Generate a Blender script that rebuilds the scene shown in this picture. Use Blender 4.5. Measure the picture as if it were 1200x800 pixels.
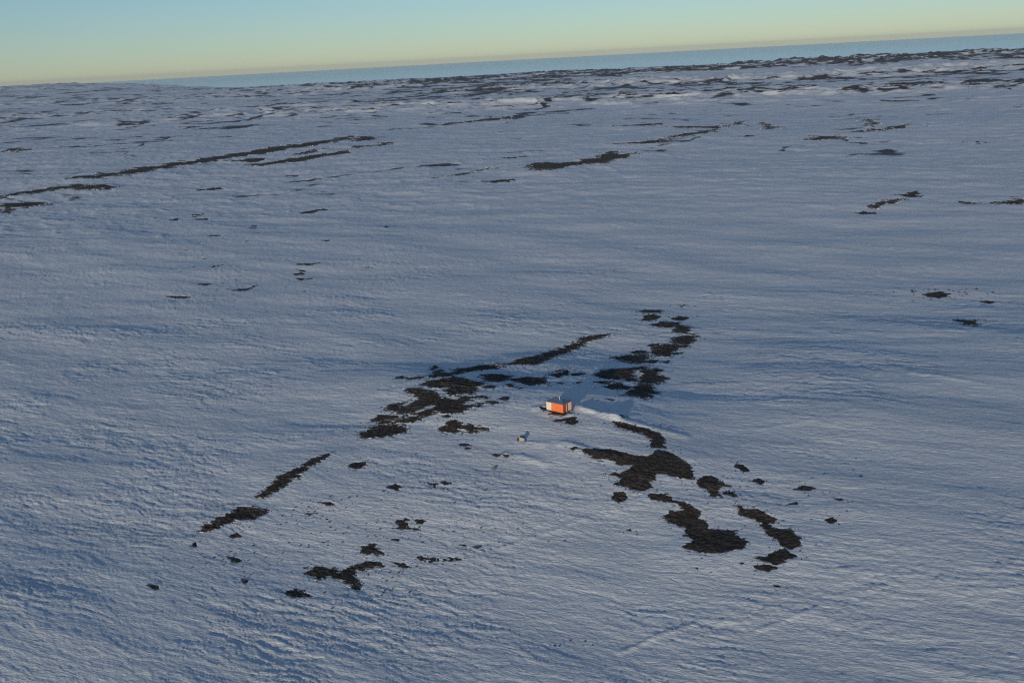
import bpy, math, random
import numpy as np
from mathutils import Vector, Matrix

random.seed(7)
for o in list(bpy.data.objects):
    bpy.data.objects.remove(o)
scene = bpy.context.scene
COL = scene.collection
R = math.radians

# ------------------------------------------------------------------ camera
CAM_H = 95.0
FPX = 1287.0                       # focal length in pixels of a 1200 px wide frame
HAZE = 1.7e-5
PITCH, ROLL = R(14.50), R(3.05)
fwd = Vector((0, math.cos(PITCH), -math.sin(PITCH)))
r0 = Vector((1, 0, 0))
u0 = Vector((0, math.sin(PITCH), math.cos(PITCH)))
cam_right = r0 * math.cos(ROLL) - u0 * math.sin(ROLL)
cam_up = u0 * math.cos(ROLL) + r0 * math.sin(ROLL)
cam = bpy.data.cameras.new("camera")
cam_ob = bpy.data.objects.new("camera", cam)
COL.objects.link(cam_ob)
cam.sensor_width = 36.0
cam.lens = 36.0 * FPX / 1200.0
cam.clip_start, cam.clip_end = 0.5, 200000.0
M = Matrix((cam_right, cam_up, -fwd)).transposed().to_4x4()
M.translation = Vector((0, 0, CAM_H))
cam_ob.matrix_world = M
scene.camera = cam_ob

# ------------------------------------------------------------------ light
SUN_EL = R(7.0)
SUN_AZ = math.atan2(-0.33, -0.94)                 # compass angle of the sun, from +Y towards +X
sun_from = Vector((math.sin(SUN_AZ) * math.cos(SUN_EL), math.cos(SUN_AZ) * math.cos(SUN_EL), math.sin(SUN_EL)))
world = bpy.data.worlds.new("World")
scene.world = world
world.use_nodes = True
wn, wl = world.node_tree.nodes, world.node_tree.links
wn.clear()
sky = wn.new("ShaderNodeTexSky")
sky.sky_type = 'NISHITA'
sky.sun_disc = False
sky.sun_elevation = SUN_EL
sky.sun_rotation = SUN_AZ % (2 * math.pi)
sky.altitude = 100.0
sky.air_density = 0.78
sky.dust_density = 0.1
sky.ozone_density = 3.0
bg = wn.new("ShaderNodeBackground")
bg.inputs[1].default_value = 0.122
wo = wn.new("ShaderNodeOutputWorld")
hs = wn.new("ShaderNodeHueSaturation")
hs.inputs['Saturation'].default_value = 0.92
wl.new(sky.outputs[0], hs.inputs['Color'])
wl.new(hs.outputs[0], bg.inputs[0])
wl.new(bg.outputs[0], wo.inputs[0])

sl = bpy.data.lights.new("sun", 'SUN')
sl.energy = 3.0
sl.angle = R(0.5)
sl.color = (1.0, 0.905, 0.71)
sun_ob = bpy.data.objects.new("sun", sl)
COL.objects.link(sun_ob)
sun_ob.rotation_euler = sun_from.to_track_quat('Z', 'Y').to_euler()
sun_ob.location = (-60, -60, 200)

vs = scene.view_settings
scene.display_settings.display_device = 'sRGB'
vs.view_transform = 'Standard'
vs.look = 'None'
vs.exposure = -0.1
vs.gamma = 1.0
scene.render.engine = 'CYCLES'
scene.cycles.use_denoising = False
scene.cycles.filter_width = 1.25
scene.cycles.max_bounces = 6
scene.cycles.diffuse_bounces = 3

# ------------------------------------------------------------------ helpers
def link(name, me, mat=None, parent=None):
    ob = bpy.data.objects.new(name, me)
    COL.objects.link(ob)
    if mat is not None:
        me.materials.append(mat)
    if parent is not None:
        ob.parent = parent
    return ob

def tag(ob, label=None, cat=None, group=None, kind=None):
    if label: ob["label"] = label
    if cat: ob["category"] = cat
    if group: ob["group"] = group
    if kind: ob["kind"] = kind
    return ob

def empty(name, loc, rz=0.0):
    e = bpy.data.objects.new(name, None)
    COL.objects.link(e)
    e.location = loc
    e.rotation_euler = (0, 0, rz)
    e.empty_display_size = 0.3
    return e

def mesh_from_arrays(name, co, quads, smooth=True):
    me = bpy.data.meshes.new(name)
    n, m = len(co), len(quads)
    me.vertices.add(n)
    me.vertices.foreach_set("co", np.ascontiguousarray(co, dtype=np.float32).ravel())
    k = quads.shape[1]
    me.loops.add(m * k)
    me.polygons.add(m)
    me.polygons.foreach_set("loop_start", np.arange(0, m * k, k, dtype=np.int32))
    me.loops.foreach_set("vertex_index", np.ascontiguousarray(quads, dtype=np.int32).ravel())
    me.polygons.foreach_set("use_smooth", np.full(m, smooth, dtype=bool))
    me.update(calc_edges=True)
    return me

def smooth(a, b, x):
    t = np.clip((x - a) / (b - a), 0.0, 1.0)
    return t * t * (3 - 2 * t)

def _hash(ix, iy, seed):
    h = ix.astype(np.uint32) * np.uint32(374761393) + iy.astype(np.uint32) * np.uint32(668265263) + np.uint32((seed * 1442695041) & 0xffffffff)
    h = (h ^ (h >> np.uint32(13))) * np.uint32(1274126177)
    h = (h ^ (h >> np.uint32(16))) * np.uint32(2246822519)
    return h ^ (h >> np.uint32(15))

_ang = np.arange(256) * (2 * np.pi / 256)
GX, GY = np.cos(_ang).astype(np.float32), np.sin(_ang).astype(np.float32)

def perlin(x, y, seed=0):
    x = np.asarray(x, dtype=np.float64); y = np.asarray(y, dtype=np.float64)
    fx, fy = np.floor(x), np.floor(y)
    ix, iy = fx.astype(np.int64), fy.astype(np.int64)
    dx, dy = (x - fx).astype(np.float32), (y - fy).astype(np.float32)
    u = dx * dx * dx * (dx * (dx * 6 - 15) + 10)
    v = dy * dy * dy * (dy * (dy * 6 - 15) + 10)
    def g(ox, oy):
        k = _hash((ix + ox) & 0xffffffff, (iy + oy) & 0xffffffff, seed) & np.uint32(255)
        return GX[k] * (dx - ox) + GY[k] * (dy - oy)
    a = g(0, 0); b = g(1, 0); c = g(0, 1); d = g(1, 1)
    return (a + u * (b - a) + v * ((c + u * (d - c)) - (a + u * (b - a)))) * 1.45

def fbm(x, y, seed=0, octv=3, gain=0.5, lac=2.03):
    s, a, t = 0.0, 1.0, 0.0
    for i in range(octv):
        s = s + a * perlin(x, y, seed + 17 * i)
        t += a
        a *= gain
        x = x * lac + 13.7; y = y * lac - 7.3
    return s / t

# wind frame: the drifts run along W, across is V
WA = R(-28.0)
WX, WY = math.cos(WA), math.sin(WA)
def wind(x, y):
    return x * WX + y * WY, -x * WY + y * WX

def ray(px, py):
    d = fwd + cam_right * ((px - 600) / FPX) + cam_up * ((400 - py) / FPX)
    return d.normalized()

# ------------------------------------------------------------------ land form
def spur(x, y):
    # low hill that carries the hut: crest running roughly towards the viewer
    cx, cy = 0.0, 268.0
    u = (x - cx) * 0.96 + (y - cy) * 0.28      # across
    v = -(x - cx) * 0.28 + (y - cy) * 0.96     # along, away from viewer
    wr = np.where(u > 14, 34.0, 58.0)
    a = np.exp(-((u - 14) / wr) ** 2)
    l = np.where(v > 8, 76.0 - 34.0 * smooth(-25, 12, u), 80.0)
    b = np.exp(-((v - 8) / l) ** 2)
    swell = 6.5 * np.exp(-((y - 232 - 0.15 * x) / np.where(y > 232 + 0.15 * x, 95.0, 190.0)) ** 2) * smooth(15, 90, x) * (1 - smooth(250, 420, x))
    return 6.4 * a * b + swell

def macro(x, y):
    x = np.asarray(x, dtype=np.float64); y = np.asarray(y, dtype=np.float64)
    r = np.hypot(x, y)
    az = np.arctan2(x, y)
    h = spur(x, y)
    w, v = wind(x, y)
    h = h + 0.95 * perlin(w / 70, v / 34, 3) * smooth(60, 160, r)
    h = h + 3.0 * perlin(x / 330, y / 260, 5) * smooth(330, 700, r)
    h = h + 5.0 * perlin(x / 900 + 3.1, y / 650, 8) * smooth(700, 1600, r)
    # hummocky far land
    far = smooth(1100, 2600, r)
    hum = 1 - np.abs(fbm(x / 230, y / 210, 21, 3))
    hum2 = 1 - np.abs(fbm(x / 120, y / 110, 31, 3))
    region = 0.25 + 0.75 * smooth(-0.15, 0.35, perlin(x / 1300 + 9.2, y / 700, 44))
    h = h + far * (0.55 + 0.45 * smooth(-0.25, 0.05, az)) * region * (11.5 * hum ** 5 + 7.0 * hum2 ** 7 - 3.0)
    # coast hills
    hills = smooth(4200, 4800, r) * smooth(-0.30, 0.05, az)
    h = h + hills * (13 * (1 - np.abs(fbm(x / 150, y / 190, 61, 3, 0.6))) ** 3 - 6)
    # higher ground on the far left
    h = h + 58.0 * smooth(4200, 8600, r) * (1 - smooth(-0.40, -0.16, az)) \
          + 16.0 * smooth(3500, 7000, r) * (1 - smooth(-0.30, 0.15, az))
    coast = 5850 + 350 * perlin(az * 9, r * 0, 71) + 3300 * (1 - smooth(-0.42, -0.2, az))
    h = h - 60.0 * smooth(0, 500, r - coast)
    return h

def march(px, py, hf):
    d = np.array([ray(a, b) for a, b in zip(px, py)])
    t = (CAM_H) / -d[:, 2]
    for _ in range(14):
        h = hf(d[:, 0] * t, d[:, 1] * t)
        t = 0.35 * t + 0.65 * (CAM_H - h) / -d[:, 2]
    return d[:, 0] * t, d[:, 1] * t

# ------------------------------------------------------------------ bare rock patches (outlines traced on the ground)
Z = {'C': (400, 420, 6.0), 'D': (520, 350, 3.75), 'E': (640, 480, 3.3333), 'F': (200, 500, 3.0),
     'G': (0, 500, 2.6675), 'H': (0, 150, 2.609), 'I': (520, 130, 2.5), 'K': (900, 140, 3.2), 'L': (150, 230, 3.4286), 'P': (0, 0, 1.0)}
RIM = "dark rock outcrops round the hut hill"
SMALL = "small dark rock patches on the snow"
FARG = "distant dark rock bands"
PATCH = []
def P(z, pts, label, group=SMALL, ridge=0.0):
    ox, oy, s = Z[z]
    n = [float(a) for a in pts.replace(',', ' ').split()]
    PATCH.append(dict(px=[ox + a / s for a in n[0::2]], py=[oy + a / s for a in n[1::2]], label=label, group=group, ridge=ridge))

# left rim of the hill
P('C', "460 215 530 215 545 185 620 165 700 150 790 135 860 145 930 165 1000 180 960 200 920 235 935 262 1010 275 940 285 880 300 870 330 990 325 960 345 880 352 870 372 800 388 750 395 700 378 640 382 590 405 540 400 480 398 420 385 320 362 345 328 440 312 500 300 530 270 470 250",
  "largest dark rock outcrop left of the orange hut, cut by thin snow veins", RIM, .5)
P('C', "215 440 260 405 330 400 460 408 440 418 330 432 220 450", "thin dark rock strip along the lower left edge of the big veined outcrop", RIM)
P('C', "240 462 320 440 420 435 500 420 570 410 560 435 480 450 440 465 360 455", "narrow dark rock strip between the big veined outcrop and the lens-shaped one", RIM)
P('C', "135 530 200 505 250 475 330 460 360 475 440 485 465 500 420 525 330 545 240 555 155 560", "lens-shaped black rock outcrop at the lower left tip of the veined outcrop", RIM, .3)
P('C', "695 480 740 460 790 438 830 460 850 480 890 465 940 480 1025 488 980 500 900 515 850 495 800 515 735 515", "dark rock patch with a tail to the right, just below the big veined outcrop", RIM)
P('C', "630 130 655 95 690 80 720 100 790 110 800 75 870 70 1000 50 1130 62 1080 75 980 85 860 100 800 110 770 128 640 138", "long dark rock strip along the top of the big veined outcrop", RIM)
P('C', "985 120 1050 118 1190 125 1180 150 1100 165 1030 160 1000 135", "flat dark rock slab right of the top of the veined outcrop", RIM)
P('D', "215 290 285 288 330 270 400 258 460 235 520 220 590 195 600 180 640 165 720 158 715 165 660 178 600 205 560 235 480 258 410 290 350 295 290 292",
  "long thin curved dark rock ridge sweeping up and right behind the hut", RIM, .6)
P('D', "300 355 360 348 450 352 440 360 450 378 380 380 330 365", "dark rock strip on the snow up and left of the hut", RIM)
P('D', "450 340 500 330 545 318 545 335 510 348", "small dark rock wedge on the snow straight above the hut", RIM)
P('D', "565 330 615 328 618 335 570 338", "short dark rock dash on the snow up and right of the hut roof", RIM)
# right arm behind the hut
A = "dark rock arm behind the hut: "
P('D', "865 60 880 48 955 52 950 62 890 62", "highest dark rock strip of the broken arm behind the hut", RIM)
P('D', "875 92 880 75 920 70 945 78 930 92 890 95", "small dark rock patch just below the top strip of the arm behind the hut", RIM)
P('D', "1000 88 1030 78 1075 82 1060 95 1020 96", "small oval dark rock patch at the upper right end of the arm behind the hut", RIM)
P('D', "905 115 950 102 1030 108 1035 122 980 128 930 120", "speckled flat dark rock patch in the upper part of the arm behind the hut", RIM)
P('D', "1005 145 1050 115 1060 125 1095 130 1080 145 1100 158 1040 150", "pointed dark rock patch on the right bend of the arm behind the hut", RIM)
P('D', "1010 175 1060 165 1100 168 1095 195 1060 218 1040 205 1010 190", "rounded dark rock patch at the rightmost bulge of the arm behind the hut", RIM, .3)
P('D', "925 215 960 205 1050 205 1010 235 995 255 930 252", "broad dark rock patch in the middle of the arm behind the hut", RIM, .3)
P('D', "820 235 850 225 890 230 880 240 830 242", "thin dark rock strip left of the middle of the arm behind the hut", RIM)
P('D', "735 262 800 250 850 250 895 245 890 258 870 270 890 285 840 282 790 278 750 265", "ragged dark rock patch left of centre in the arm behind the hut", RIM)
P('D', "660 335 710 315 800 310 885 298 880 310 830 318 830 340 850 365 780 352 730 355 690 345", "wide streaky dark rock patch reaching left towards the hut in the arm behind it", RIM, .3)
P('D', "860 350 880 320 930 308 955 315 940 335 975 350 940 370 900 370 870 370", "frayed dark rock patch on the right above the arm's lowest lobe", RIM)
P('D', "790 425 830 400 860 378 910 380 935 412 885 440 840 428", "lowest lobe of the dark rock arm, pointing down behind the hut", RIM, .3)
P('D', "665 368 740 362 720 375 690 375", "small dark rock sliver under the wide streaky patch of the arm", RIM)
P('D', "700 385 760 370 810 385 800 400 740 395", "dark rock strip left of the arm's lowest lobe", RIM)
# right rim in front of the hut
P('E', "258 50 300 55 350 70 400 78 440 95 470 125 455 135 470 150 420 145 400 110 370 95 320 80 275 70", "curved dark rock strip right of the hut beside the bright snow drift", RIM, .3)
P('E', "135 160 180 158 250 153 300 165 350 180 400 185 430 160 470 165 520 190 565 215 575 265 530 275 470 250 430 250 425 272 400 280 410 305 360 320 300 300 265 295 300 270 245 255 320 240 340 215 290 215 240 195 190 192",
  "big branching brown-black rock outcrop below and right of the hut", RIM, .5)
P('E', "585 280 620 255 650 260 680 285 720 298 670 305 665 325 690 345 640 340 630 310 600 305", "rounded black rock patch just right of the big branching outcrop", RIM)
P('E', "690 325 730 325 750 345 700 335", "small dark rock sliver touching the rounded patch right of the branching outcrop", RIM)
P('E', "265 325 300 322 320 345 285 368 258 350", "small ragged dark rock patch below the big branching outcrop", RIM)
P('E', "390 338 420 328 480 335 500 355 560 375 605 400 600 425 625 435 630 460 665 465 740 470 740 490 790 515 760 545 690 560 610 560 560 550 525 535 570 520 560 495 540 490 550 465 500 445 450 425 480 400 540 395 500 370 450 360",
  "heavy black rock outcrop widening down to the right, below the big branching one", RIM, .5)
P('E', "728 378 765 378 780 390 830 390 870 415 910 430 875 445 885 460 960 470 990 500 1000 530 960 545 920 535 910 505 870 495 850 460 810 425 745 408 760 395",
  "long S-shaped black rock outcrop, rightmost large one of the hill's rim", RIM, .4)
P('E', "810 580 860 575 890 555 930 540 960 560 985 572 940 590 900 608 840 590", "dark rock patch directly below the S-shaped outcrop", RIM)
P('E', "812 612 860 608 895 618 870 632 825 622", "small dark oval rock patch at the bottom end of the right-hand rim", RIM)
P('E', "25 48 70 35 110 33 125 50 100 62 80 55 75 42", "small dark hooked rock patch just below the hut", RIM)
P('P', "635 479.2 641 478.2 648 481 658 485 667 484.5 666 487.5 655 487.2 645 484", "dark strip at the foot of the orange hut", RIM)  # dark strip along the hut's front base, drawn like the patches
P('E', "735 215 765 215 795 240 770 243", "slanting dark rock sliver right of the big branching outcrop", SMALL)
P('E', "805 275 830 268 855 280 840 292", "small dark rock spot above the S-shaped outcrop", SMALL)
P('E', "965 312 1005 298 1045 305 1030 318", "larger of the dark rock spots on the blue snow far right of the branching outcrop", SMALL)
P('E', "1090 430 1120 422 1138 435 1110 440", "small dark rock spot alone on the blue snow right of the S-shaped outcrop", SMALL)
# lower left streaks
P('F', "308 245 340 215 370 195 390 170 440 150 500 115 555 97 520 125 470 150 440 180 400 205 350 235 320 252", "straight slanting dark rock streak below the lens-shaped outcrop", RIM, .5)
P('F', "85 375 150 335 210 310 240 290 290 288 345 292 320 308 270 325 210 340 150 360", "lowest left dark rock streak, thick at its right end", RIM, .5)
P('F', "480 515 510 490 570 498 590 520 640 490 700 475 745 490 700 495 650 505 640 530 670 560 650 568 610 540 560 520 520 538", "speckled dark rock patch, largest on the lower slope in front", SMALL)
P('F', "395 585 440 573 475 580 490 600 440 600 415 595", "dark rock spot nearest the bottom, below the speckled patch", SMALL)
P('F', "670 420 710 415 750 445 730 455 680 445", "small dark rock patch just above the speckled one on the lower slope", SMALL)
P('F', "795 330 820 328 840 350 875 362 830 362 800 355", "dark rock spot with a tail in the middle of the lower slope", SMALL)
P('F', "860 330 885 328 890 342 865 338", "small dark rock spot beside the tailed one on the lower slope", SMALL)
P('F', "625 138 650 128 685 130 670 145 640 145", "small dark rock spot right of the slanting streak's upper end", SMALL)
P('F', "760 215 790 205 815 212 795 225", "small speckled dark rock spot on the slope below the lens-shaped outcrop", SMALL)
P('F', "780 475 820 480 860 500 820 495", "thin slanting dark rock line right of the speckled patch", SMALL)
P('F', "875 460 920 465 1010 470 1000 475 930 473", "thin level dark rock line low on the front slope", SMALL)
P('F', "70 418 85 410 100 418 85 425", "dark rock dot just under the lowest left streak", SMALL)
P('F', "205 460 240 465 245 478 215 470", "short slanting rock dash under the lowest left streak", SMALL)
# left distance
P('H', "0 212 60 198 150 185 270 172 270 180 180 190 80 203 0 220", "left end of the long dark rock line on the far plain, touching the picture edge", FARG, 1.5)
P('H', "220 155 300 140 290 150 440 120 480 118 650 90 800 65 1000 40 1080 25 1080 35 990 50 850 72 680 98 480 130 340 152 270 158", "longest thin dark rock line on the far plain at the left", FARG, 2.5)
P('H', "1070 45 1100 28 1155 28 1140 40 1110 42", "dark rock knot at the right end of the longest far line", FARG)
P('H', "750 115 830 105 950 85 1060 70 1050 82 900 105 800 117", "shorter dark rock line parallel to and below the longest far one", FARG, 1.2)
P('H', "700 105 760 97 830 95 780 105", "short dark dash left of the parallel far rock line", FARG)
P('H', "1060 62 1200 45 1200 50 1100 62", "hair-thin rock line off the right end of the parallel far line", FARG)
P('H', "900 80 990 67 960 75 910 85", "short dark dash between the two parallel far rock lines", FARG)
P('H', "0 235 60 230 140 228 150 240 60 245 30 262 0 260", "ragged dark rock patch at the left picture edge under the far rock line", FARG)
P('H', "200 180 350 178 340 190 230 192", "faint speckled rock streak under the left far rock line", FARG)
P('H', "0 65 60 62 100 68 40 75", "dark rock patch at the left edge above the long far line", FARG)
P('H', "600 190 660 183 665 188 610 193", "small dark dash well below the middle of the longest far line", SMALL)
P('H', "880 148 920 143 915 151", "small dark dash below the parallel far rock line", SMALL)
P('H', "910 262 995 248 980 256 920 264", "dark slanting rock dash on the empty snow below the far lines", SMALL)
# middle distance
P('I', "240 165 270 152 340 155 400 148 450 135 500 118 510 128 560 125 520 145 450 158 380 165 310 178 260 178", "thickest dark rock band on the middle plain, behind a lit snow slope", FARG, 3.0)
P('I', "500 97 600 90 650 85 650 92 590 98", "thin dark rock line above the thick middle band", FARG, 1.0)
P('I', "660 80 730 65 800 55 790 62 720 75", "slanting dark rock line up and right of the thick middle band", FARG, 1.5)
P('I', "650 45 740 47 820 48 880 30 870 38 800 53 700 50", "forked dark rock line at the top right of the middle band", FARG, 1.5)
P('I', "930 35 960 45 990 50 950 55 940 50", "small dark triangular rock patch right of the forked line", FARG)
P('I', "875 75 910 70 900 77", "tiny dark rock dash below the triangular far patch", SMALL)
P('I', "1060 85 1090 75 1170 75 1180 82 1120 85 1080 88", "dark speckled rock band on the far right plain", FARG)
P('I', "0 195 160 160 150 168 60 190", "thin slanting rock line left of the thick middle band", FARG)
P('I', "100 210 200 203 190 210", "short rock line under the thin slanting one left of the middle band", FARG)
P('I', "0 40 120 25 220 17 220 22 100 33 10 42", "long faint rock line high on the middle plain", FARG, 1.5)
P('I', "500 45 620 38 640 42 520 48", "thin rock line left of the forked far line", FARG)
P('I', "590 115 655 112 640 117", "short dash right of the thick middle band", FARG)
P('I', "160 138 240 134 200 140", "short faint dash above the left end of the thick middle band", FARG)
# right distance
P('K', "385 325 430 308 500 298 495 310 440 325 400 330", "dark streaky rock patch alone on the empty snow at upper right", FARG)
P('K', "495 282 565 272 560 290 520 292", "dark rock tip at the upper end of the lone streaky patch", FARG)
P('K', "315 350 360 345 410 352 350 356", "thin dark dash below the lone streaky rock patch", SMALL)
P('K', "720 310 800 312 780 320 730 318", "dark rock dash near the right edge level with the lone streaky patch", SMALL)
P('K', "820 315 890 308 960 298 980 310 960 318 890 318", "faint rock streak touching the right edge of the picture", SMALL)
P('K', "355 0 400 5 430 15 390 30 370 20", "dark rock knot on the right plain above the speckled band", FARG)
P('K', "300 48 420 38 520 20 510 35 440 42 350 50", "brown rock streak trailing right from the far dark knot", FARG)
P('K', "330 90 440 80 430 88 350 92", "thin dark line below the brown streak on the right plain", FARG)
P('K', "740 85 810 88 800 95 760 92", "faint dark dash far right on the plain", FARG)
P('K', "790 688 820 680 855 688 830 692", "dark oval dash on the blue snow at the right", SMALL)
P('K', "580 655 640 648 675 655 640 670 600 662", "speckled rock spot on the blue snow at the right", SMALL)
P('K', "720 755 790 755 780 775 740 772", "faint brown rock spot low on the blue snow at the right", SMALL)
# dashes on the open snow at left, too alike to tell apart
DASH = "tiny dark rock dash on the open snow of the left middle plain"
for s in ("155 100 225 88 200 100", "250 82 290 75 270 85", "700 70 740 60 800 50 740 70", "330 160 415 150 370 160", "670 275 775 268 720 280",
          "670 318 700 295 720 298 715 308", "680 330 735 333 700 336", "290 352 345 355 310 360", "160 402 255 405 240 410", "420 378 470 372 520 358 490 370 470 380",
          "945 282 980 280 970 290", "1000 122 1080 120 1040 126", "325 282 370 278 350 285", "480 130 515 118 500 132", "775 180 800 178 795 184", "275 96 335 88 310 97"):
    P('L', s, DASH, "tiny rock dashes on the left plain")
SPECK = "tiny dark rock speck on the snow close round the hut hill"
for z, s in (('C', "465 145 520 128 590 125 540 140 480 150"), ('C', "385 130 430 125 460 135 400 142"), ('C', "625 65 660 50 690 65 640 78"),
             ('C', "1010 300 1090 310 1135 322 1080 328 1030 318"), ('C', "1115 280 1170 272 1190 285 1150 295"), ('C', "1000 205 1060 195 1105 208 1040 215"),
             ('C', "1140 195 1180 185 1205 192 1205 203"), ('C', "715 412 755 405 750 420"), ('C', "815 605 860 600 905 612 880 615"), ('C', "865 630 915 632 890 640"),
             ('C', "1060 675 1120 682 1100 692"), ('C', "1140 686 1200 690 1170 698"), ('C', "50 755 100 735 160 735 175 750 120 775"),
             ('D', "305 395 360 392 340 400"), ('D', "495 370 530 370 520 376"), ('D', "575 370 600 368 595 375"), ('D', "475 318 520 318 500 324"),
             ('D', "1000 242 1050 236 1030 245"), ('D', "960 278 990 275 980 283"), ('D', "890 205 940 200 920 210"), ('D', "725 440 750 442 740 446"),
             ('D', "895 275 930 270 935 282 910 285"), ('D', "1025 32 1060 30 1050 38"), ('E', "890 680 925 683 910 690"), ('E', "315 470 330 465 332 473"),
             ('E', "940 372 980 360 985 370"), ('E', "1125 345 1160 350 1150 357"), ('E', "580 618 595 615 592 622"), ('E', "755 600 772 600 765 606"),
             ('E', "90 150 125 152 110 157"), ('E', "265 25 300 25 310 35 280 32"), ('F', "210 385 230 378 245 388 225 392"), ('F', "250 535 270 540 260 547"),  # second E outline traces the hut's shadow, drawn as a dark patch
             ('F', "780 395 805 392 800 402"), ('F', "905 200 940 200 930 212"), ('F', "955 195 978 200 962 206"), ('F', "455 300 500 305 470 307"),
             ('F', "515 262 560 268 575 278 540 270"), ('F', "1015 418 1035 417 1030 424"), ('F', "1065 420 1090 423 1080 428"), ('G', "465 495 495 498 490 508")):
    P(z, s, SPECK, "tiny rock specks round the hut hill")

LAND = [("the orange hut", 656, 476, 15, 9), ("the pale box", 612, 512, 6, 5), ("the big veined outcrop", 505, 462, 50, 20),
        ("the lens-shaped outcrop", 452, 505, 27, 8), ("the arm's lowest lobe", 752, 459, 18, 8), ("the big branching outcrop", 748, 550, 62, 24),
        ("the S-shaped outcrop", 905, 618, 35, 24), ("the heavy black outcrop", 822, 612, 48, 32), ("the straight slanting streak", 345, 558, 38, 24),
        ("the lowest left streak", 272, 611, 40, 15), ("the speckled front patch", 404, 672, 42, 15), ("the long curved ridge", 640, 412, 66, 17),
        ("the arm's top strip", 762, 366, 12, 3)]
def tell_apart():
    seen = {}
    for p in PATCH:
        if p['label'] != SPECK:
            continue
        cx, cy = sum(p['px']) / len(p['px']), sum(p['py']) / len(p['py'])
        best = min(LAND, key=lambda a: math.hypot(max(abs(cx - a[1]) - a[3], 0), 1.6 * max(abs(cy - a[2]) - a[4], 0)))
        dx, dy = cx - best[1], cy - best[2]
        hor = 'left' if dx < -best[3] * .6 else 'right' if dx > best[3] * .6 else ''
        ver = 'above' if dy < -best[4] * .6 else 'below' if dy > best[4] * .6 else ''
        where = (ver + (' and ' if ver and hor else '') + (hor + ' of' if hor else '')) or 'beside'
        seen.setdefault((best[0], where), []).append((math.hypot(dx, dy), p))
    nth = ['nearest', 'second nearest', 'third nearest', 'fourth nearest', 'fifth nearest', 'sixth nearest', 'seventh nearest', 'eighth nearest']
    for (l, wh), ps in seen.items():
        ps.sort(key=lambda a: a[0])
        for i, (d, p) in enumerate(ps):
            p['label'] = ("tiny dark rock speck on the snow " if len(ps) == 1 else "tiny dark rock speck, %s of those " % nth[i]) + wh + ' ' + l
    ds = sorted([p for p in PATCH if p['label'] == DASH], key=lambda p: p['px'][0])
    words = "leftmost,second from left,third from left,fourth from left,fifth from left,sixth from left,seventh from left,eighth from left,middle,eighth from right,seventh from right,sixth from right,fifth from right,fourth from right,third from right,second from right,rightmost".split(',')
    for w_, p in zip(words, ds):
        p['label'] = w_ + " of the tiny dark rock dashes on the left middle plain"
tell_apart()

def sd_poly(X, Y, xs, ys):
    """signed distance to a polygon, positive inside"""
    d2 = np.full(X.shape, 1e18)
    ins = np.zeros(X.shape, dtype=bool)
    n = len(xs)
    for i in range(n):
        ax, ay = xs[i], ys[i]
        bx, by = xs[(i + 1) % n], ys[(i + 1) % n]
        ex, ey = bx - ax, by - ay
        wx, wy = X - ax, Y - ay
        t = np.clip((wx * ex + wy * ey) / (ex * ex + ey * ey + 1e-9), 0, 1)
        d2 = np.minimum(d2, (wx - ex * t) ** 2 + (wy - ey * t) ** 2)
        c = ((ay <= Y) & (by > Y)) | ((by <= Y) & (ay > Y))
        with np.errstate(divide='ignore', invalid='ignore'):
            xc = ax + (Y - ay) * ex / (ey if abs(ey) > 1e-9 else 1e-9)
        ins ^= c & (X < xc)
    d = np.sqrt(d2)
    return np.where(ins, d, -d)

def sd_line(X, Y, xs, ys):
    d2 = np.full(X.shape, 1e18)
    for i in range(len(xs) - 1):
        ex, ey = xs[i + 1] - xs[i], ys[i + 1] - ys[i]
        wx, wy = X - xs[i], Y - ys[i]
        t = np.clip((wx * ex + wy * ey) / (ex * ex + ey * ey + 1e-9), 0, 1)
        d2 = np.minimum(d2, (wx - ex * t) ** 2 + (wy - ey * t) ** 2)
    return np.sqrt(d2)

def near(X, Y, xs, ys, m):
    return (X > min(xs) - m) & (X < max(xs) + m) & (Y > min(ys) - m) & (Y < max(ys) + m)

def ridges(x, y):
    h = np.zeros(np.shape(x))
    for p in PATCH:
        if not p['ridge']:
            continue
        w = p['s'] * 9.0
        k = near(x, y, p['x'], p['y'], 2.4 * w)
        if not k.any():
            continue
        d = np.maximum(-sd_poly(x[k], y[k], p['x'], p['y']), 0)
        h[k] = np.maximum(h[k], p['ridge'] * np.exp(-(d / w) ** 2))
    return h

for p in PATCH:
    p['x'], p['y'] = march(p['px'], p['py'], macro)
    p['r'] = float(np.mean(np.hypot(p['x'], p['y'])))
    p['s'] = p['r'] / 290.0
    big = np.hypot(np.ptp(p['x']), np.ptp(p['y'])) / p['s']
    p['small'] = big < 14
    p['rag'] = 1.15 if p['s'] > 1.8 else 1.1 if big > 9 else 0.65
    if p['px'][0] > 675 and 490 < p['py'][0] < 680:
        p['off'] = 0.22
        p['rag'] *= 0.6                       # wind-sheltered right rim has cleaner edges
newxy = [march(p['px'], p['py'], lambda a, b: macro(a, b) + ridges(a, b)) for p in PATCH]
for p, (a, b) in zip(PATCH, newxy):
    p['x'], p['y'] = a, b

# thin snow veins that cut the big left outcrop
VEINS = []
for s in ("530 205 600 225 690 240 710 270 740 285 810 295", "690 240 740 222", "840 270 940 280", "440 345 510 305", "530 395 630 355"):
    n = [float(a) for a in s.split()]
    VEINS.append(march([400 + a / 6 for a in n[0::2]], [420 + a / 6 for a in n[1::2]], macro))

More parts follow.
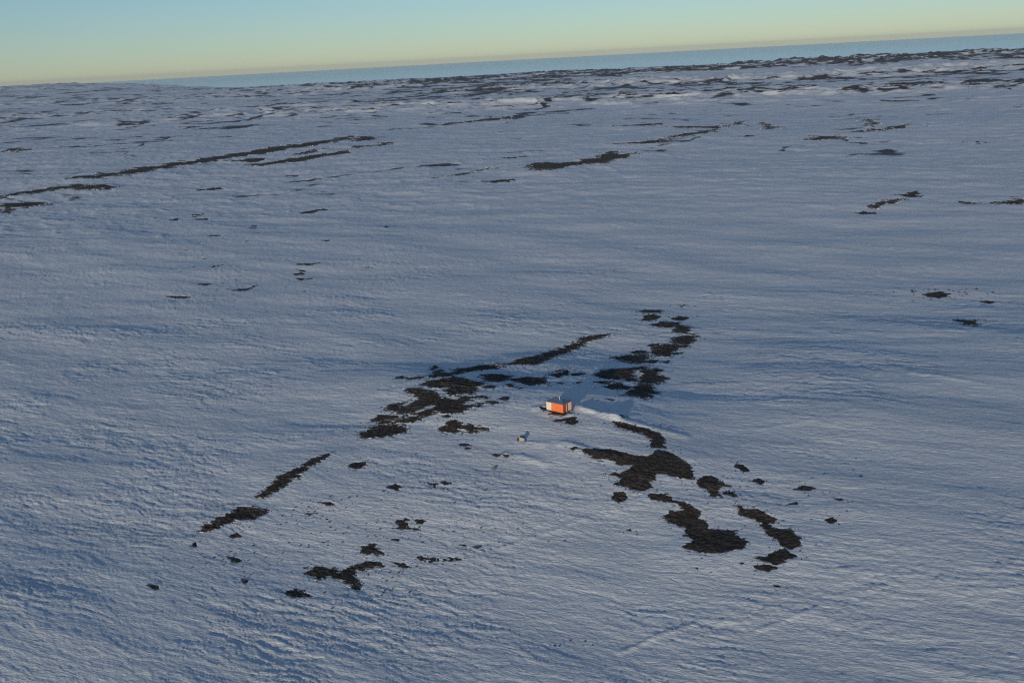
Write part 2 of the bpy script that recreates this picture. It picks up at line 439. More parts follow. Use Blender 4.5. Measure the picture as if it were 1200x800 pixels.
def patch_field(p, X, Y):
    """>0 where rock shows; ragged and streaky along the wind"""
    s = p['s']
    q = max(s, s ** 1.45)                      # far patches are drawn out more along the line of sight
    w, v = wind(X, Y)
    d0 = sd_poly(X, Y, p['x'], p['y'])
    kk = 8.0 if s < 1.8 else 4.5
    n = 2.0 * fbm(w / (kk * s), v / (1.7 * q), 300, 3, 0.6) + 1.0 * fbm(w / (0.24 * kk * s), v / (0.6 * q), 350, 2, 0.6)
    f = d0 + q * n * p['rag'] + ((0.28 if p['small'] else p.get('off', 0.8)) * s if s < 1.8 else (0.22 * q if p['ridge'] else 0.0))
    # loose tongues and satellites torn off along the wind
    t = fbm(w / (6.5 * s), v / (1.15 * q), 371, 3, 0.6)
    if not p['small']:
        f = np.maximum(f, s * (3.4 * t - 0.75 - 0.30 * np.maximum(-d0, 0) / q) * min(1.2, p['rag'] / 0.85))
    if p is PATCH[0]:
        for vx, vy in VEINS:
            f = np.minimum(f, (sd_line(X, Y, vx, vy) - 0.55 + 0.5 * perlin(w / 2, v / 1.2, 77)) * 0.9)
    return f

# ------------------------------------------------------------------ hut position and drifts
def at(px, py):
    a, b = march([px], [py], lambda x, y: macro(x, y) + ridges(x, y))
    return float(a[0]), float(b[0])
HUT = at(660, 485.6)
BOX = at(612.0, 516.5)
BOULDER = at(578.6, 549.5)
DRIFTS = []
def drift(pts, h, w):
    n = [float(a) for a in pts.split()]
    x, y = march(n[0::2], n[1::2], macro)
    DRIFTS.append((x, y, h, w))
drift("674 478 684 481.5 700 486.5 722 493", 0.75, 1.1)
drift("715 491 745 499 775 507 805 513", 0.36, 1.4)
drift("627 479.5 637 477.5", 0.5, 0.9)
drift("664 487 669 486", 0.45, 0.7)
drift("662 521 690 531 720 538", 0.45, 1.6)
drift("592 533 612 536 640 545", 0.3, 1.3)
drift("610 519 640 521", 0.25, 1.0)
drift("890 503 954 492", 0.15, 0.8)
drift("727 765 770 747 815 732", 0.18, 0.6)
drift("880 742 960 712", 0.12, 0.6)
drift("590 642 650 622 690 606", 0.14, 0.6)
drift("1070 437 1110 443 1150 450", 0.25, 1.3)

def ground(X, Y, rough=True):
    X = np.asarray(X, dtype=np.float64); Y = np.asarray(Y, dtype=np.float64)
    r = np.hypot(X, Y)
    h = macro(X, Y) + ridges(X, Y)
    w, v = wind(X, Y)
    # domain-warped wind ridges (sastrugi)
    wx = w + 2.2 * perlin(w / 9, v / 6, 90) + 0.6 * perlin(w / 2.6, v / 2, 92)
    vx = v + 1.6 * perlin(w / 11 + 5, v / 7, 91) + 0.4 * perlin(w / 2.4, v / 1.8, 93)
    gust = 0.5 + 0.85 * smooth(-0.3, 0.6, perlin(w / 42, v / 30, 95) + 0.4 * perlin(w / 14, v / 11, 96))
    k1 = 1 - smooth(700, 1500, r)
    h = h + k1 * 0.30 * fbm(wx / 30, vx / 10, 97, 2)
    k2 = 1 - smooth(380, 800, r)
    rg = (1 - np.abs(fbm(wx / 13.0, vx / 2.1, 98, 3, 0.5))) ** 4
    h = h + k2 * gust * 0.17 * rg
    k4 = smooth(180, 420, r) * (1 - smooth(1500, 2600, r))
    h = h + k4 * gust * 0.24 * (1 - np.abs(fbm(wx / 17, vx / 4.6, 121, 3, 0.6))) ** 4
    k5 = smooth(500, 900, r) * (1 - smooth(3000, 4500, r))
    h = h + k5 * 0.9 * (1 - np.abs(fbm(w / 42, v / 27, 123, 3, 0.6))) ** 5
    k3 = 1 - smooth(220, 420, r)
    rg2 = (1 - np.abs(fbm(wx / 2.5, vx / 0.85, 99, 2, 0.6))) ** 3
    h = h + k3 * gust * 0.085 * rg2 + k3 * 0.03 * perlin(X / 0.8, Y / 0.7, 101)
    for xs, ys, dh, dw in DRIFTS:
        k = near(X, Y, xs, ys, 4 * dw)
        if k.any():
            d = sd_line(X[k], Y[k], xs, ys) + 0.35 * dw * perlin(X[k] / 2.2, Y[k] / 2.2, 103)
            h[k] += dh * np.exp(-(np.maximum(d, 0) / dw) ** 2)
    # flatten the snow under the hut and the box
    for (cx, cy), rad in ((( HUT[0] - 0.8, HUT[1] + 3.6), 4.6), (BOX, 1.6)):
        k = near(X, Y, [cx], [cy], rad * 2)
        if k.any():
            t = 1 - smooth(rad * .75, rad * 1.3, np.hypot(X[k] - cx, Y[k] - cy))
            z0 = macro(np.array([cx]), np.array([cy]))[0] + 0.12
            h[k] = h[k] * (1 - t) + z0 * t
    return h

# ------------------------------------------------------------------ materials
def mat(name, col, rough=0.7, metal=0.0):
    m = bpy.data.materials.new(name)
    m.use_nodes = True
    b = m.node_tree.nodes['Principled BSDF']
    b.inputs['Base Color'].default_value = (*col, 1)
    b.inputs['Roughness'].default_value = rough
    b.inputs['Metallic'].default_value = metal
    return m

def grain(m, c1, c2, scale, detail=4, stretch=(1, 1, 1), bump=0.0, dist=0.02, lo=0.35, hi=0.65):
    nt = m.node_tree; n, l = nt.nodes, nt.links
    b = n['Principled BSDF']
    tc = n.new('ShaderNodeTexCoord'); mp = n.new('ShaderNodeMapping')
    mp.inputs['Scale'].default_value = stretch
    nz = n.new('ShaderNodeTexNoise'); nz.inputs['Scale'].default_value = scale; nz.inputs['Detail'].default_value = detail
    rp = n.new('ShaderNodeValToRGB')
    rp.color_ramp.elements[0].position = lo; rp.color_ramp.elements[0].color = (*c1, 1)
    rp.color_ramp.elements[1].position = hi; rp.color_ramp.elements[1].color = (*c2, 1)
    l.new(tc.outputs['Object'], mp.inputs[0]); l.new(mp.outputs[0], nz.inputs['Vector'])
    l.new(nz.outputs['Fac'], rp.inputs[0]); l.new(rp.outputs[0], b.inputs['Base Color'])
    if bump:
        bp = n.new('ShaderNodeBump'); bp.inputs['Strength'].default_value = bump; bp.inputs['Distance'].default_value = dist
        l.new(nz.outputs['Fac'], bp.inputs['Height']); l.new(bp.outputs[0], b.inputs['Normal'])
    return m

def rock_material():
    m = mat('bare_rock', (.05, .045, .04), 0.9)
    nt = m.node_tree; n, l = nt.nodes, nt.links
    b = n['Principled BSDF']
    tc = n.new('ShaderNodeNewGeometry')
    def noise(sc, det, rough=.6):
        mp = n.new('ShaderNodeMapping'); mp.vector_type = 'POINT'
        mp.inputs['Rotation'].default_value = (0, 0, -WA); 
        m2 = n.new('ShaderNodeMapping'); m2.inputs['Scale'].default_value = sc
        nz = n.new('ShaderNodeTexNoise'); nz.inputs['Scale'].default_value = 1; nz.inputs['Detail'].default_value = det; nz.inputs['Roughness'].default_value = rough
        l.new(tc.outputs['Position'], mp.inputs[0]); l.new(mp.outputs[0], m2.inputs[0]); l.new(m2.outputs[0], nz.inputs['Vector'])
        return nz
    n1 = noise((.9, .9, .9), 8); n2 = noise((.10, .16, .1), 3); n3 = noise((.35, 1.3, .5), 6, .65)
    r1 = n.new('ShaderNodeValToRGB')
    r1.color_ramp.elements[0].position = .35; r1.color_ramp.elements[0].color = (.010, .0092, .009, 1)
    r1.color_ramp.elements[1].position = .72; r1.color_ramp.elements[1].color = (.092, .072, .056, 1)
    l.new(n1.outputs['Fac'], r1.inputs[0])
    r2 = n.new('ShaderNodeValToRGB')
    r2.color_ramp.elements[0].position = .38; r2.color_ramp.elements[0].color = (.55, .52, .5, 1)
    r2.color_ramp.elements[1].position = .66; r2.color_ramp.elements[1].color = (1.35, 1.2, 1.08, 1)
    l.new(n2.outputs['Fac'], r2.inputs[0])
    mu = n.new('ShaderNodeMix'); mu.data_type = 'RGBA'; mu.blend_type = 'MULTIPLY'; mu.inputs[0].default_value = 1
    l.new(r1.outputs[0], mu.inputs[6]); l.new(r2.outputs[0], mu.inputs[7])
    at_ = n.new('ShaderNodeAttribute'); at_.attribute_name = 'cover'
    ad = n.new('ShaderNodeMath'); ad.operation = 'ADD'
    l.new(n3.outputs['Fac'], ad.inputs[0]); l.new(at_.outputs['Fac'], ad.inputs[1])
    mr = n.new('ShaderNodeMapRange'); mr.inputs[1].default_value = .70; mr.inputs[2].default_value = .80
    l.new(ad.outputs[0], mr.inputs[0])
    mx = n.new('ShaderNodeMix'); mx.data_type = 'RGBA'
    l.new(mr.outputs[0], mx.inputs[0]); l.new(mu.outputs[2], mx.inputs[6]); mx.inputs[7].default_value = (.78, .79, .81, 1)
    l.new(mx.outputs[2], b.inputs['Base Color'])
    bp = n.new('ShaderNodeBump'); bp.inputs['Strength'].default_value = .8; bp.inputs['Distance'].default_value = .2
    l.new(n1.outputs['Fac'], bp.inputs['Height']); l.new(bp.outputs[0], b.inputs['Normal'])
    return m
M_rock = rock_material()

def snow_material():
    m = mat('snow', (.84, .85, .87), 0.55)
    nt = m.node_tree; n, l = nt.nodes, nt.links
    b = n['Principled BSDF']
    b.inputs['Specular IOR Level'].default_value = 0.25
    tc = n.new('ShaderNodeTexCoord')
    rot = n.new('ShaderNodeMapping'); rot.inputs['Rotation'].default_value = (0, 0, -WA)
    l.new(tc.outputs['Object'], rot.inputs[0])
    def noise(sx, sy, detail, rough=0.55, warp=0.0):
        mp = n.new('ShaderNodeMapping'); mp.inputs['Scale'].default_value = (sx, sy, 0.4)
        l.new(rot.outputs[0], mp.inputs[0])
        nz = n.new('ShaderNodeTexNoise'); nz.inputs['Scale'].default_value = 1.0
        nz.inputs['Detail'].default_value = detail; nz.inputs['Roughness'].default_value = rough
        nz.inputs['Distortion'].default_value = warp
        l.new(mp.outputs[0], nz.inputs['Vector'])
        return nz
    # packed snow slightly greyer in broad streaks
    nzc = noise(0.02, 0.06, 4)
    rp = n.new('ShaderNodeValToRGB')
    rp.color_ramp.elements[0].position = 0.35; rp.color_ramp.elements[0].color = (.74, .755, .78, 1)
    rp.color_ramp.elements[1].position = 0.7; rp.color_ramp.elements[1].color = (.85, .855, .865, 1)
    l.new(nzc.outputs['Fac'], rp.inputs[0])
    # rock that shows on the far hummocks (vertex attribute plus fine break-up)
    at_ = n.new('ShaderNodeAttribute'); at_.attribute_name = 'rock'
    nzr = noise(0.018, 0.045, 6, 0.65)
    add = n.new('ShaderNodeMath'); add.operation = 'ADD'
    l.new(at_.outputs['Fac'], add.inputs[0]); l.new(nzr.outputs['Fac'], add.inputs[1])
    cut = n.new('ShaderNodeMapRange'); cut.inputs[1].default_value = 0.98; cut.inputs[2].default_value = 1.06
    l.new(add.outputs[0], cut.inputs[0])
    mx = n.new('ShaderNodeMix'); mx.data_type = 'RGBA'
    l.new(cut.outputs[0], mx.inputs[0]); l.new(rp.outputs[0], mx.inputs[6])
    mx.inputs[7].default_value = (.055, .037, .027, 1)
    l.new(mx.outputs[2], b.inputs['Base Color'])
    # fine wind relief
    n1 = noise(0.22, 0.75, 5, 0.6, 0.6)
    n2 = noise(0.9, 2.4, 4, 0.6, 0.4)
    b1 = n.new('ShaderNodeBump'); b1.inputs['Strength'].default_value = 1.0; b1.inputs['Distance'].default_value = 0.40
    b2 = n.new('ShaderNodeBump'); b2.inputs['Strength'].default_value = 1.0; b2.inputs['Distance'].default_value = 0.13
    l.new(n1.outputs['Fac'], b1.inputs['Height']); l.new(n2.outputs['Fac'], b2.inputs['Height'])
    l.new(b1.outputs[0], b2.inputs['Normal']); l.new(b2.outputs[0], b.inputs['Normal'])
    return m
M_snow = snow_material()

# ------------------------------------------------------------------ snow sheet (finer near the viewer)
az = np.concatenate([np.linspace(-62, -28.5, 60)[:-1], np.linspace(-28.5, 28.5, 980), np.linspace(28.5, 62, 60)[1:]])
az = np.radians(az)
rr = [45.0]
while rr[-1] < 11500:
    q = rr[-1]
    rr.append(q * (1 + (0.008 if q < 105 else 0.0030 if q < 450 else 0.0045 if q < 1500 else 0.0040)))
rr = np.array(rr)
NR, NA = len(rr), len(az)
RRg, AZg = np.meshgrid(rr, az, indexing='ij')
GXc, GYc = (RRg * np.sin(AZg)).ravel(), (RRg * np.cos(AZg)).ravel()
GZc = ground(GXc, GYc)
for p in PATCH:
    m_ = 4.0 * max(p['s'], p['s'] ** 1.45)
    k = near(GXc, GYc, p['x'], p['y'], m_)
    if k.any():
        GZc[k] -= 0.22 * p['s'] ** 0.5 * smooth(-0.4 * p['s'], 1.2 * p['s'], patch_field(p, GXc[k], GYc[k]))
rflat = RRg.ravel(); azflat = AZg.ravel()
w_, v_ = wind(GXc, GYc)
dens = smooth(520, 900, rflat)
cl = fbm(GXc / 620 + 4.0, GYc / 330, 201, 3)
streak = fbm(GXc / 120, GYc / 105, 211, 4, 0.6)
crest = (1 - np.abs(fbm(GXc / 230, GYc / 210, 21, 3))) ** 6 + 0.8 * (1 - np.abs(fbm(GXc / 120, GYc / 110, 31, 3))) ** 8
rock = 0.13 + 0.40 * cl + 0.52 * streak + 0.30 * (crest - 0.35)
scarp = np.abs(fbm(GXc / 430 + 1.7, GYc / 390, 241, 3, 0.45)) / (0.022 + 0.016 * rflat / 1500)
scarp2 = np.abs(fbm(GXc / 240 + 6.1, GYc / 300, 251, 3, 0.5)) / (0.020 + 0.016 * rflat / 1500)
along = smooth(-0.15, 0.35, fbm(GXc / 200, GYc / 200, 261, 2))
rock = np.maximum(rock, 0.64 - 0.20 * scarp + 0.26 * (along - 0.5) + 0.12 * streak)
rock = np.maximum(rock, 0.57 - 0.20 * scarp2 + 0.34 * (along - 0.5) + 0.15 * streak)
rock += 0.14 * smooth(2000, 3200, rflat) * smooth(-0.35, 0.1, azflat)
coasthill = smooth(4250, 4700, rflat) * smooth(-0.35, 0.0, azflat)
rock += coasthill * (0.06 + 0.30 * fbm(GXc / 45, GYc / 60, 231, 2))
flat = smooth(3050, 3250, rflat) * (1 - smooth(4100, 4350, rflat)) * smooth(0.02, 0.18, azflat)
rock -= 0.5 * flat
rock -= 0.07 * smooth(1800, 2600, rflat) * (1 - smooth(-0.25, 0.1, azflat))
rock -= 0.19 * (1 - smooth(1100, 2300, rflat))
rock = rock * dens - (1 - dens) * 1.0
idx = np.arange(NR * NA).reshape(NR, NA)
quads = np.stack([idx[:-1, :-1], idx[:-1, 1:], idx[1:, 1:], idx[1:, :-1]], axis=-1).reshape(-1, 4)[:, ::-1]
me = mesh_from_arrays('snow_field', np.stack([GXc, GYc, GZc], axis=1), quads)
a_ = me.attributes.new('rock', 'FLOAT', 'POINT')
a_.data.foreach_set('value', rock.astype(np.float32))
snow_ob = tag(link('snow_field', me, M_snow), "wind-carved blue snow plain stretching to the sea", kind='structure')
print("snow quads", len(quads))

# sea beyond the coast
M_sea = mat('sea_water', (.10, .20, .22), 0.2)
nt = M_sea.node_tree
nt.nodes['Principled BSDF'].inputs['Specular IOR Level'].default_value = 0.5
n_, l_ = nt.nodes, nt.links
tc = n_.new('ShaderNodeTexCoord'); mp = n_.new('ShaderNodeMapping'); mp.inputs['Scale'].default_value = (.00012, .0007, 1)
nz = n_.new('ShaderNodeTexNoise'); nz.inputs['Scale'].default_value = 1.0; nz.inputs['Detail'].default_value = 6
ln = n_.new('ShaderNodeVectorMath'); ln.operation = 'LENGTH'
ma = n_.new('ShaderNodeMath'); ma.operation = 'MULTIPLY_ADD'; ma.inputs[1].default_value = 9000; 
mr = n_.new('ShaderNodeMapRange'); mr.inputs[1].default_value = 13000; mr.inputs[2].default_value = 20500
rp = n_.new('ShaderNodeValToRGB')
rp.color_ramp.elements[0].color = (.66, .76, .70, 1); rp.color_ramp.elements[1].color = (.22, .38, .34, 1)
l_.new(tc.outputs['Object'], mp.inputs[0]); l_.new(mp.outputs[0], nz.inputs['Vector'])
l_.new(tc.outputs['Object'], ln.inputs[0])
l_.new(nz.outputs['Fac'], ma.inputs[0]); l_.new(ln.outputs['Value'], ma.inputs[2])
l_.new(ma.outputs[0], mr.inputs[0]); l_.new(mr.outputs[0], rp.inputs[0])
l_.new(rp.outputs[0], n_['Principled BSDF'].inputs['Base Color'])
sr, sa = np.geomspace(4500, 38000, 24), np.radians(np.linspace(-75, 75, 61))
SR, SA = np.meshgrid(sr, sa, indexing='ij')
i2 = np.arange(SR.size).reshape(SR.shape)
q2 = np.stack([i2[:-1, :-1], i2[:-1, 1:], i2[1:, 1:], i2[1:, :-1]], axis=-1).reshape(-1, 4)[:, ::-1]
sea = link('sea', mesh_from_arrays('sea', np.stack([(SR * np.sin(SA)).ravel(), (SR * np.cos(SA)).ravel(), np.full(SR.size, -15.0)], axis=1), q2), M_sea)
tag(sea, "teal sea along the horizon, paler with ice near the shore", kind='structure')

# ------------------------------------------------------------------ rock outcrops
def largest_piece(qd):
    par = {}
    def find(a):
        while par.setdefault(a, a) != a:
            par[a] = par[par[a]]; a = par[a]
        return a
    for a, b, c, d in qd.tolist():
        ra = find(a)
        for o in (b, c, d):
            par[find(o)] = ra
    root = np.array([find(a) for a in qd[:, 0].tolist()])
    ids, cnt = np.unique(root, return_counts=True)
    return qd[root == ids[np.argmax(cnt)]]

for p in PATCH:
    s = p['s']
    q = max(s, s ** 1.45)
    mg = 4.0 * q
    cxs, cys = 0.19 * s, 0.32 * q
    X0, X1, Y0, Y1 = min(p['x']) - mg, max(p['x']) + mg, min(p['y']) - mg, max(p['y']) + mg
    nx, ny = int((X1 - X0) / cxs) + 2, int((Y1 - Y0) / cys) + 2
    gx, gy = np.meshgrid(np.linspace(X0, X1, nx), np.linspace(Y0, Y1, ny))
    gx, gy = gx.ravel(), gy.ravel()
    f = patch_field(p, gx, gy)
    crag = fbm(gx / (1.5 * s), gy / (1.5 * s), 401, 4, 0.65)
    base = ground(gx, gy)
    gz = base + s ** 0.5 * (np.clip(0.30 * f, -0.45 * s, 0.10) - 0.06 + 0.34 * np.clip(f / s, 0, 1) * crag)
    qi = np.arange(nx * ny).reshape(ny, nx)
    qd = np.stack([qi[:-1, :-1], qi[:-1, 1:], qi[1:, 1:], qi[1:, :-1]], axis=-1).reshape(-1, 4)
    keep = f[qd].max(axis=1) > -0.55 * s
    qd = qd[keep]
    if p['small']:
        qd = largest_piece(qd)
    used, inv = np.unique(qd, return_inverse=True)
    cx, cy = float(np.mean(p['x'])), float(np.mean(p['y']))
    cz = float(np.min(gz[used]))
    co = np.stack([gx[used] - cx, gy[used] - cy, gz[used] - cz], axis=1)
    me = mesh_from_arrays('rock_outcrop', co, inv.reshape(-1, 4), smooth=False)
    ca = me.attributes.new('cover', 'FLOAT', 'POINT')
    ca.data.foreach_set('value', ((0.06 if p['small'] else 0.22) * (1 - smooth(-0.1 * s, (1.1 if 'off' in p else 2.0) * s, f[used])) + (-0.03 if p['small'] else 0.0 if 'off' in p else 0.03)).astype(np.float32))
    ob = link('rock_outcrop', me, M_rock)
    ob.location = (cx, cy, cz)
    tag(ob, p['label'], 'rock outcrop', p['group'])

# ------------------------------------------------------------------ solid helpers for the built things
class MB:
    def __init__(self): self.v, self.f = [], []
    def add(self, vs, fs):
        k = len(self.v)
        self.v += [tuple(a) for a in vs]; self.f += [tuple(i + k for i in f) for f in fs]
        return self
    def box(self, x0, y0, z0, x1, y1, z1):
        v = [(x0, y0, z0), (x1, y0, z0), (x1, y1, z0), (x0, y1, z0), (x0, y0, z1), (x1, y0, z1), (x1, y1, z1), (x0, y1, z1)]
        return self.add(v, [(0, 3, 2, 1), (4, 5, 6, 7), (0, 1, 5, 4), (1, 2, 6, 5), (2, 3, 7, 6), (3, 0, 4, 7)])
    def tube(self, a, b, ra, rb=None, n=10):
        a, b = Vector(a), Vector(b); rb = ra if rb is None else rb
        d = (b - a).normalized(); u = d.orthogonal().normalized(); w = d.cross(u)
        vs = [a + (u * math.cos(2 * math.pi * i / n) + w * math.sin(2 * math.pi * i / n)) * ra for i in range(n)] + \
             [b + (u * math.cos(2 * math.pi * i / n) + w * math.sin(2 * math.pi * i / n)) * rb for i in range(n)]
        fs = [(i, (i + 1) % n, n + (i + 1) % n, n + i) for i in range(n)] + [tuple(range(n))[::-1], tuple(range(n, 2 * n))]
        return self.add(vs, fs)
    def build(self, name, m, parent=None, bevel=0.0):
        me = bpy.data.meshes.new(name); me.from_pydata(self.v, [], self.f); me.update()
        ob = link(name, me, m, parent)
        if bevel:
            bv = ob.modifiers.new('bevel', 'BEVEL'); bv.width = bevel; bv.segments = 2
        return ob

# ------------------------------------------------------------------ orange hut
M_orange = grain(mat('orange_paint', (.70, .19, .08), 0.55), (.80, .17, .05), (.90, .235, .08), 2.2, 5, (3, 3, .6))
M_red = grain(mat('red_wall', (.42, .07, .035), 0.55), (.34, .05, .025), (.48, .085, .04), 2.2, 5, (3, 3, .6))  # darker, redder tone for the short face's panels
M_cream = grain(mat('cream_paint', (.70, .60, .48), 0.6), (.72, .58, .42), (.84, .75, .60), 2.0, 5, (3, 3, .6))
M_pale = grain(mat('weathered_board', (.42, .39, .34), 0.7), (.27, .25, .22), (.40, .37, .33), 2.5, 5, (1, 1, 4))
M_roofm = grain(mat('blue_roof', (.07, .12, .2), 0.5), (.09, .14, .22), (.15, .21, .30), 1.5, 5)
M_dark = grain(mat('dark_timber', (.03, .025, .022), 0.8), (.02, .016, .014), (.05, .04, .034), 3, 4)
M_white = mat('white_metal', (.75, .76, .78), 0.4)
M_glass = mat('window_glass', (.03, .04, .05), 0.1)

gz0 = float(ground(np.array([HUT[0] - 0.8]), np.array([HUT[1] + 3.6]))[0])
ang = R(42)
# local x runs along the long left face from the front corner, local y along the right face
hut = empty('hut', (HUT[0], HUT[1], gz0 - 0.02))
ex = Vector((-math.cos(ang), math.sin(ang), 0)); ey = Vector((math.sin(ang), math.cos(ang), 0))
hut.matrix_world = Matrix(((ey.x, ex.x, 0, HUT[0]), (ey.y, ex.y, 0, HUT[1]), (0, 0, 1, gz0 - 0.02), (0, 0, 0, 1)))
hut.scale = (.95, .95, .95)
# hut frame: X along the right-hand face (4.3 m), Y along the left-hand face (6.1 m)
tag(hut, "small bright orange hut with cream end panels and a dark blue hipped roof", "hut")
HX, HY, F0, HW = 4.0, 5.7, 0.26, 2.3
b = MB()
b.box(0, 0, F0, HX, HY, F0 + HW - 0.02)
b.build('wall', M_orange, hut)
# board seams of the long face: separate upright panels standing proud
for i in range(4):
    y0 = i * 0.99
    MB().box(-0.045, y0 + 0.02, F0 + 0.05, -0.002, y0 + 0.97, F0 + HW - 0.12).build('wall_panel', M_orange, hut)
for i in range(2):
    y0 = 3.96 + i * 0.87
    pnl = MB().box(-0.05, y0 + 0.02, F0 + 0.05, -0.002, y0 + 0.85, F0 + HW - 0.12).build('wall_panel', M_cream, hut)
    pnl["label"] = "cream wall panel at the far end of the long face"
for i in range(2):
    x0 = 0.03 + i * 1.08
    pnl = MB().box(x0, -0.045, F0 + 0.05, x0 + 1.04, -0.002, F0 + HW - 0.12).build('wall_panel', M_red, hut)
    pnl["label"] = "redder wall panel on the short face"
pnl = MB().box(2.22, -0.05, F0 + 0.05, 3.52, -0.002, F0 + HW - 0.12).build('wall_panel', M_cream, hut)
pnl["label"] = "cream wall panel on the short face"
MB().box(3.55, -0.045, F0 + 0.05, 3.97, -0.002, F0 + HW - 0.12).build('wall_panel', M_red, hut)
MB().box(-0.06, -0.06, F0 + 0.02, 0.025, 0.015, F0 + HW - 0.05).build('corner_post', M_orange, hut)
# pipe on the short face
MB().tube((1.35, -0.10, F0 + 0.1), (1.35, -0.10, F0 + HW - 0.15), 0.05).build('pipe', M_white, hut)
# hipped roof with eaves
e, zr, rise = 0.16, F0 + HW, 0.8
rb = MB()
rb.add([(-e, -e, zr), (HX + e, -e, zr), (HX + e, HY + e, zr), (-e, HY + e, zr),
        (-e, -e, zr + .12), (HX + e, -e, zr + .12), (HX + e, HY + e, zr + .12), (-e, HY + e, zr + .12),
        (HX / 2, HY / 2 - 0.9, zr + rise), (HX / 2, HY / 2 + 0.9, zr + rise)],
       [(3, 2, 1, 0), (0, 1, 5, 4), (1, 2, 6, 5), (2, 3, 7, 6), (3, 0, 4, 7), (4, 5, 8), (5, 6, 9, 8), (6, 7, 9), (7, 4, 8, 9)])
roof = rb.build('roof', M_roofm, hut)
MB().tube((HX / 2 - .5, HY / 2 - .6, zr + .55), (HX / 2 - .5, HY / 2 - .6, zr + 1.6), 0.06).build('chimney', M_white, roof)
MB().tube((HX / 2 - .5, HY / 2 - .6, zr + 1.61), (HX / 2 - .5, HY / 2 - .6, zr + 1.75), 0.10, 0.08).build('chimney_cap', M_dark, roof)
# floor frame and skids
MB().box(-.05, -.05, F0 - .14, HX + .05, HY + .05, F0 - .003).build('floor_frame', M_dark, hut)
for x0 in (0.35, 1.95, 3.6):
    MB().box(x0, -.5, -0.25, x0 + .22, HY + .5, F0 - .143).build('skid', M_dark, hut)

# ------------------------------------------------------------------ pale box on the snow
gzb = float(ground(np.array([BOX[0]]), np.array([BOX[1]]))[0])
sb = empty('storage_box', (BOX[0], BOX[1], gzb - .22), R(-14))
sb.scale = (.74, .74, .74)
tag(sb, "small pale box with dark ends standing on the snow in front of the hut", "box")
b = MB()   # body with a lid line that falls to the right
b.add([(-.85, -.5, .18), (.85, -.5, .18), (.85, .5, .18), (-.85, .5, .18), (-.85, -.5, 1.62), (.85, -.5, 1.15), (.85, .5, 1.15), (-.85, .5, 1.62)],
      [(0, 3, 2, 1), (4, 5, 6, 7), (0, 1, 5, 4), (1, 2, 6, 5), (2, 3, 7, 6), (3, 0, 4, 7)])
b.build('body', M_pale, sb, 0.03)
l_ = MB()
l_.add([(-.9, -.3, 1.66), (.9, -.3, 1.165), (.9, .62, 1.165), (-.9, .62, 1.66), (-.7, -.2, 1.86), (.7, -.2, 1.48), (.7, .5, 1.48), (-.7, .5, 1.86)],
       [(0, 3, 2, 1), (4, 5, 6, 7), (0, 1, 5, 4), (1, 2, 6, 5), (2, 3, 7, 6), (3, 0, 4, 7)])
l_.build('cover', M_dark, sb, 0.04)
MB().box(-1.65, -.42, .1, -.86, .42, 1.05).build('end_box', M_dark, sb, 0.06)
MB().box(.86, -.52, .02, 1.28, .1, .55).build('end_block', M_dark, sb, 0.05)
for y0 in (-.42, .3):
    MB().box(-1.3, y0, -.15, 1.2, y0 + .12, .17).build('skid', M_dark, sb)
MB().tube((-.8, -.53, 1.3), (-.8, -.53, 2.15), 0.035).build('post', M_white, sb)

# ------------------------------------------------------------------ grey boulder low on the slope
def boulder(cx, cy, rad, seed):
    rng = np.random.RandomState(seed)
    nu, nv = 14, 9
    vs, fs = [], []
    for j in range(nv + 1):
        th = math.pi * j / nv
        for i in range(nu):
            ph = 2 * math.pi * i / nu
            q = 1 + 0.22 * float(perlin(np.array([2 * math.cos(ph) * math.sin(th) + seed]), np.array([2 * math.sin(ph) * math.sin(th) + 2 * math.cos(th)]), seed)[0])
            vs.append((rad * q * math.sin(th) * math.cos(ph) * 1.15, rad * q * math.sin(th) * math.sin(ph), rad * .85 * q * math.cos(th)))
    for j in range(nv):
        for i in range(nu):
            fs.append((j * nu + i, (j + 1) * nu + i, (j + 1) * nu + (i + 1) % nu, j * nu + (i + 1) % nu))
    ob = MB().add(vs, fs).build('boulder', M_grey)
    ob.location = (cx, cy, float(ground(np.array([cx]), np.array([cy]))[0]) + rad * 0.35)
    return ob
M_grey = grain(mat('grey_stone', (.14, .145, .15), 0.85), (.09, .09, .095), (.2, .2, .2), 3, 6, bump=.5, dist=.05)
tag(boulder(BOULDER[0], BOULDER[1], 0.45, 5), "lone small grey boulder on the snow below the pale box", "boulder")

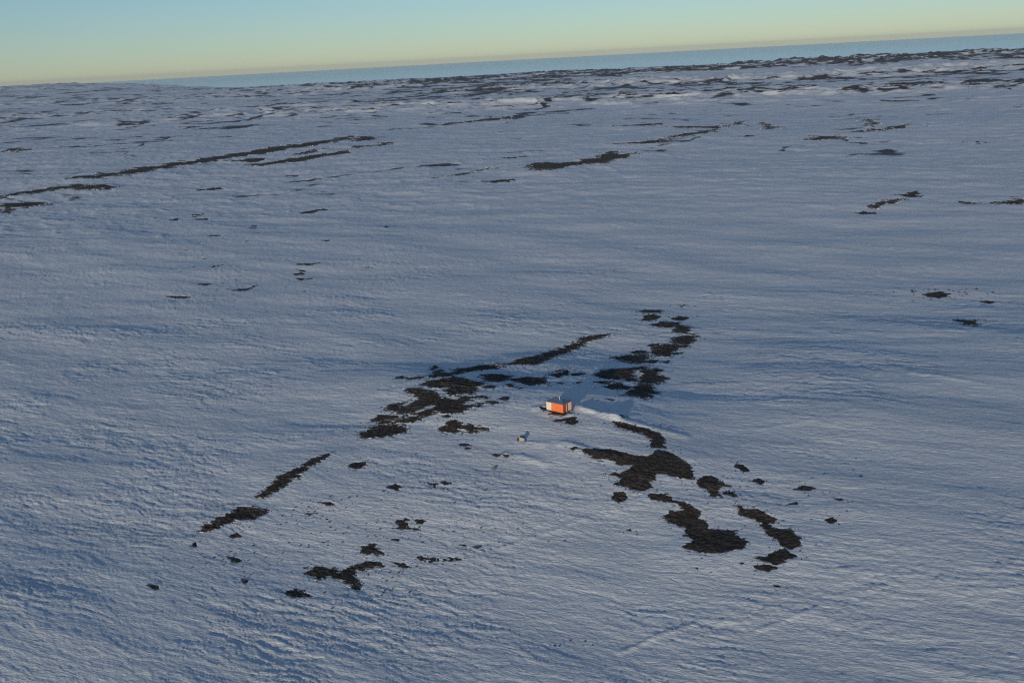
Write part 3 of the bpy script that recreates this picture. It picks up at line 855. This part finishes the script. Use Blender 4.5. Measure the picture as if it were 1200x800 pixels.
# ------------------------------------------------------------------ loose stones round the ragged patches
def stones():
    rng = np.random.RandomState(11)
    base = np.array([(0, 0, 1), (1, 0, 0), (0, 1, 0), (-1, 0, 0), (0, -1, 0), (0, 0, -.6)], dtype=float)
    tri = np.array([(0, 1, 2), (0, 2, 3), (0, 3, 4), (0, 4, 1), (5, 2, 1), (5, 3, 2), (5, 4, 3), (5, 1, 4)])
    pts = []
    for p in PATCH:
        if p['r'] > 420:
            continue
        per = np.hypot(np.ptp(p['x']), np.ptp(p['y']))
        n = int(min(170, per * 4.0))
        i = rng.randint(0, len(p['x']), n)
        pts += [(p['x'][k] + rng.normal(0, 1.5), p['y'][k] + rng.normal(0, 1.6), rng.uniform(.06, .22) * p['s']) for k in i]
    # gravelly areas on the lower front slope
    for (px, py, sx, sy, n) in ((365, 615, 30, 18, 70), (440, 690, 40, 22, 90), (470, 600, 45, 25, 80), (290, 650, 30, 14, 50), (560, 620, 40, 25, 30), (675, 755, 22, 3, 14), (1100, 345, 30, 4, 50), (985, 560, 30, 25, 24), (240, 330, 60, 22, 40)):
        a = rng.normal(px, sx, n); c = rng.normal(py, sy, n)
        x, y = march(a, c, macro)
        pts += [(u, v, rng.uniform(.07, .24) * math.hypot(u, v) / 230) for u, v in zip(x, y)]
    pts = np.array(pts)
    z = ground(pts[:, 0], pts[:, 1])
    V, F = [], []
    for (x, y, q), zz in zip(pts, z):
        k = len(V) * 6
        V.append(base * rng.uniform(.7, 1.3, (6, 3)) * q * np.array([1.7, 1.3, .45]) + np.array([x, y, zz + q * .1]))
        F.append(tri + k)
    ob = link('loose_stones', mesh_from_arrays('loose_stones', np.concatenate(V), np.concatenate(F), smooth=False), M_rock)
    tag(ob, "loose dark stones scattered over the snow round the rock patches", kind='stuff')
stones()

# ------------------------------------------------------------------ thin air haze
vm = bpy.data.materials.new('haze_air'); vm.use_nodes = True
vn = vm.node_tree.nodes; vn.clear()
vo = vn.new('ShaderNodeOutputMaterial'); pv = vn.new('ShaderNodeVolumePrincipled')
pv.inputs['Color'].default_value = (.93, .97, .98, 1)
pv.inputs['Density'].default_value = HAZE
pv.inputs['Anisotropy'].default_value = 0.0
vm.node_tree.links.new(pv.outputs[0], vo.inputs['Volume'])
hz = MB().box(-45000, -45000, -160, 45000, 45000, 150).build('haze', vm)
tag(hz, "thin haze over the snow plain and the sea", kind='stuff')
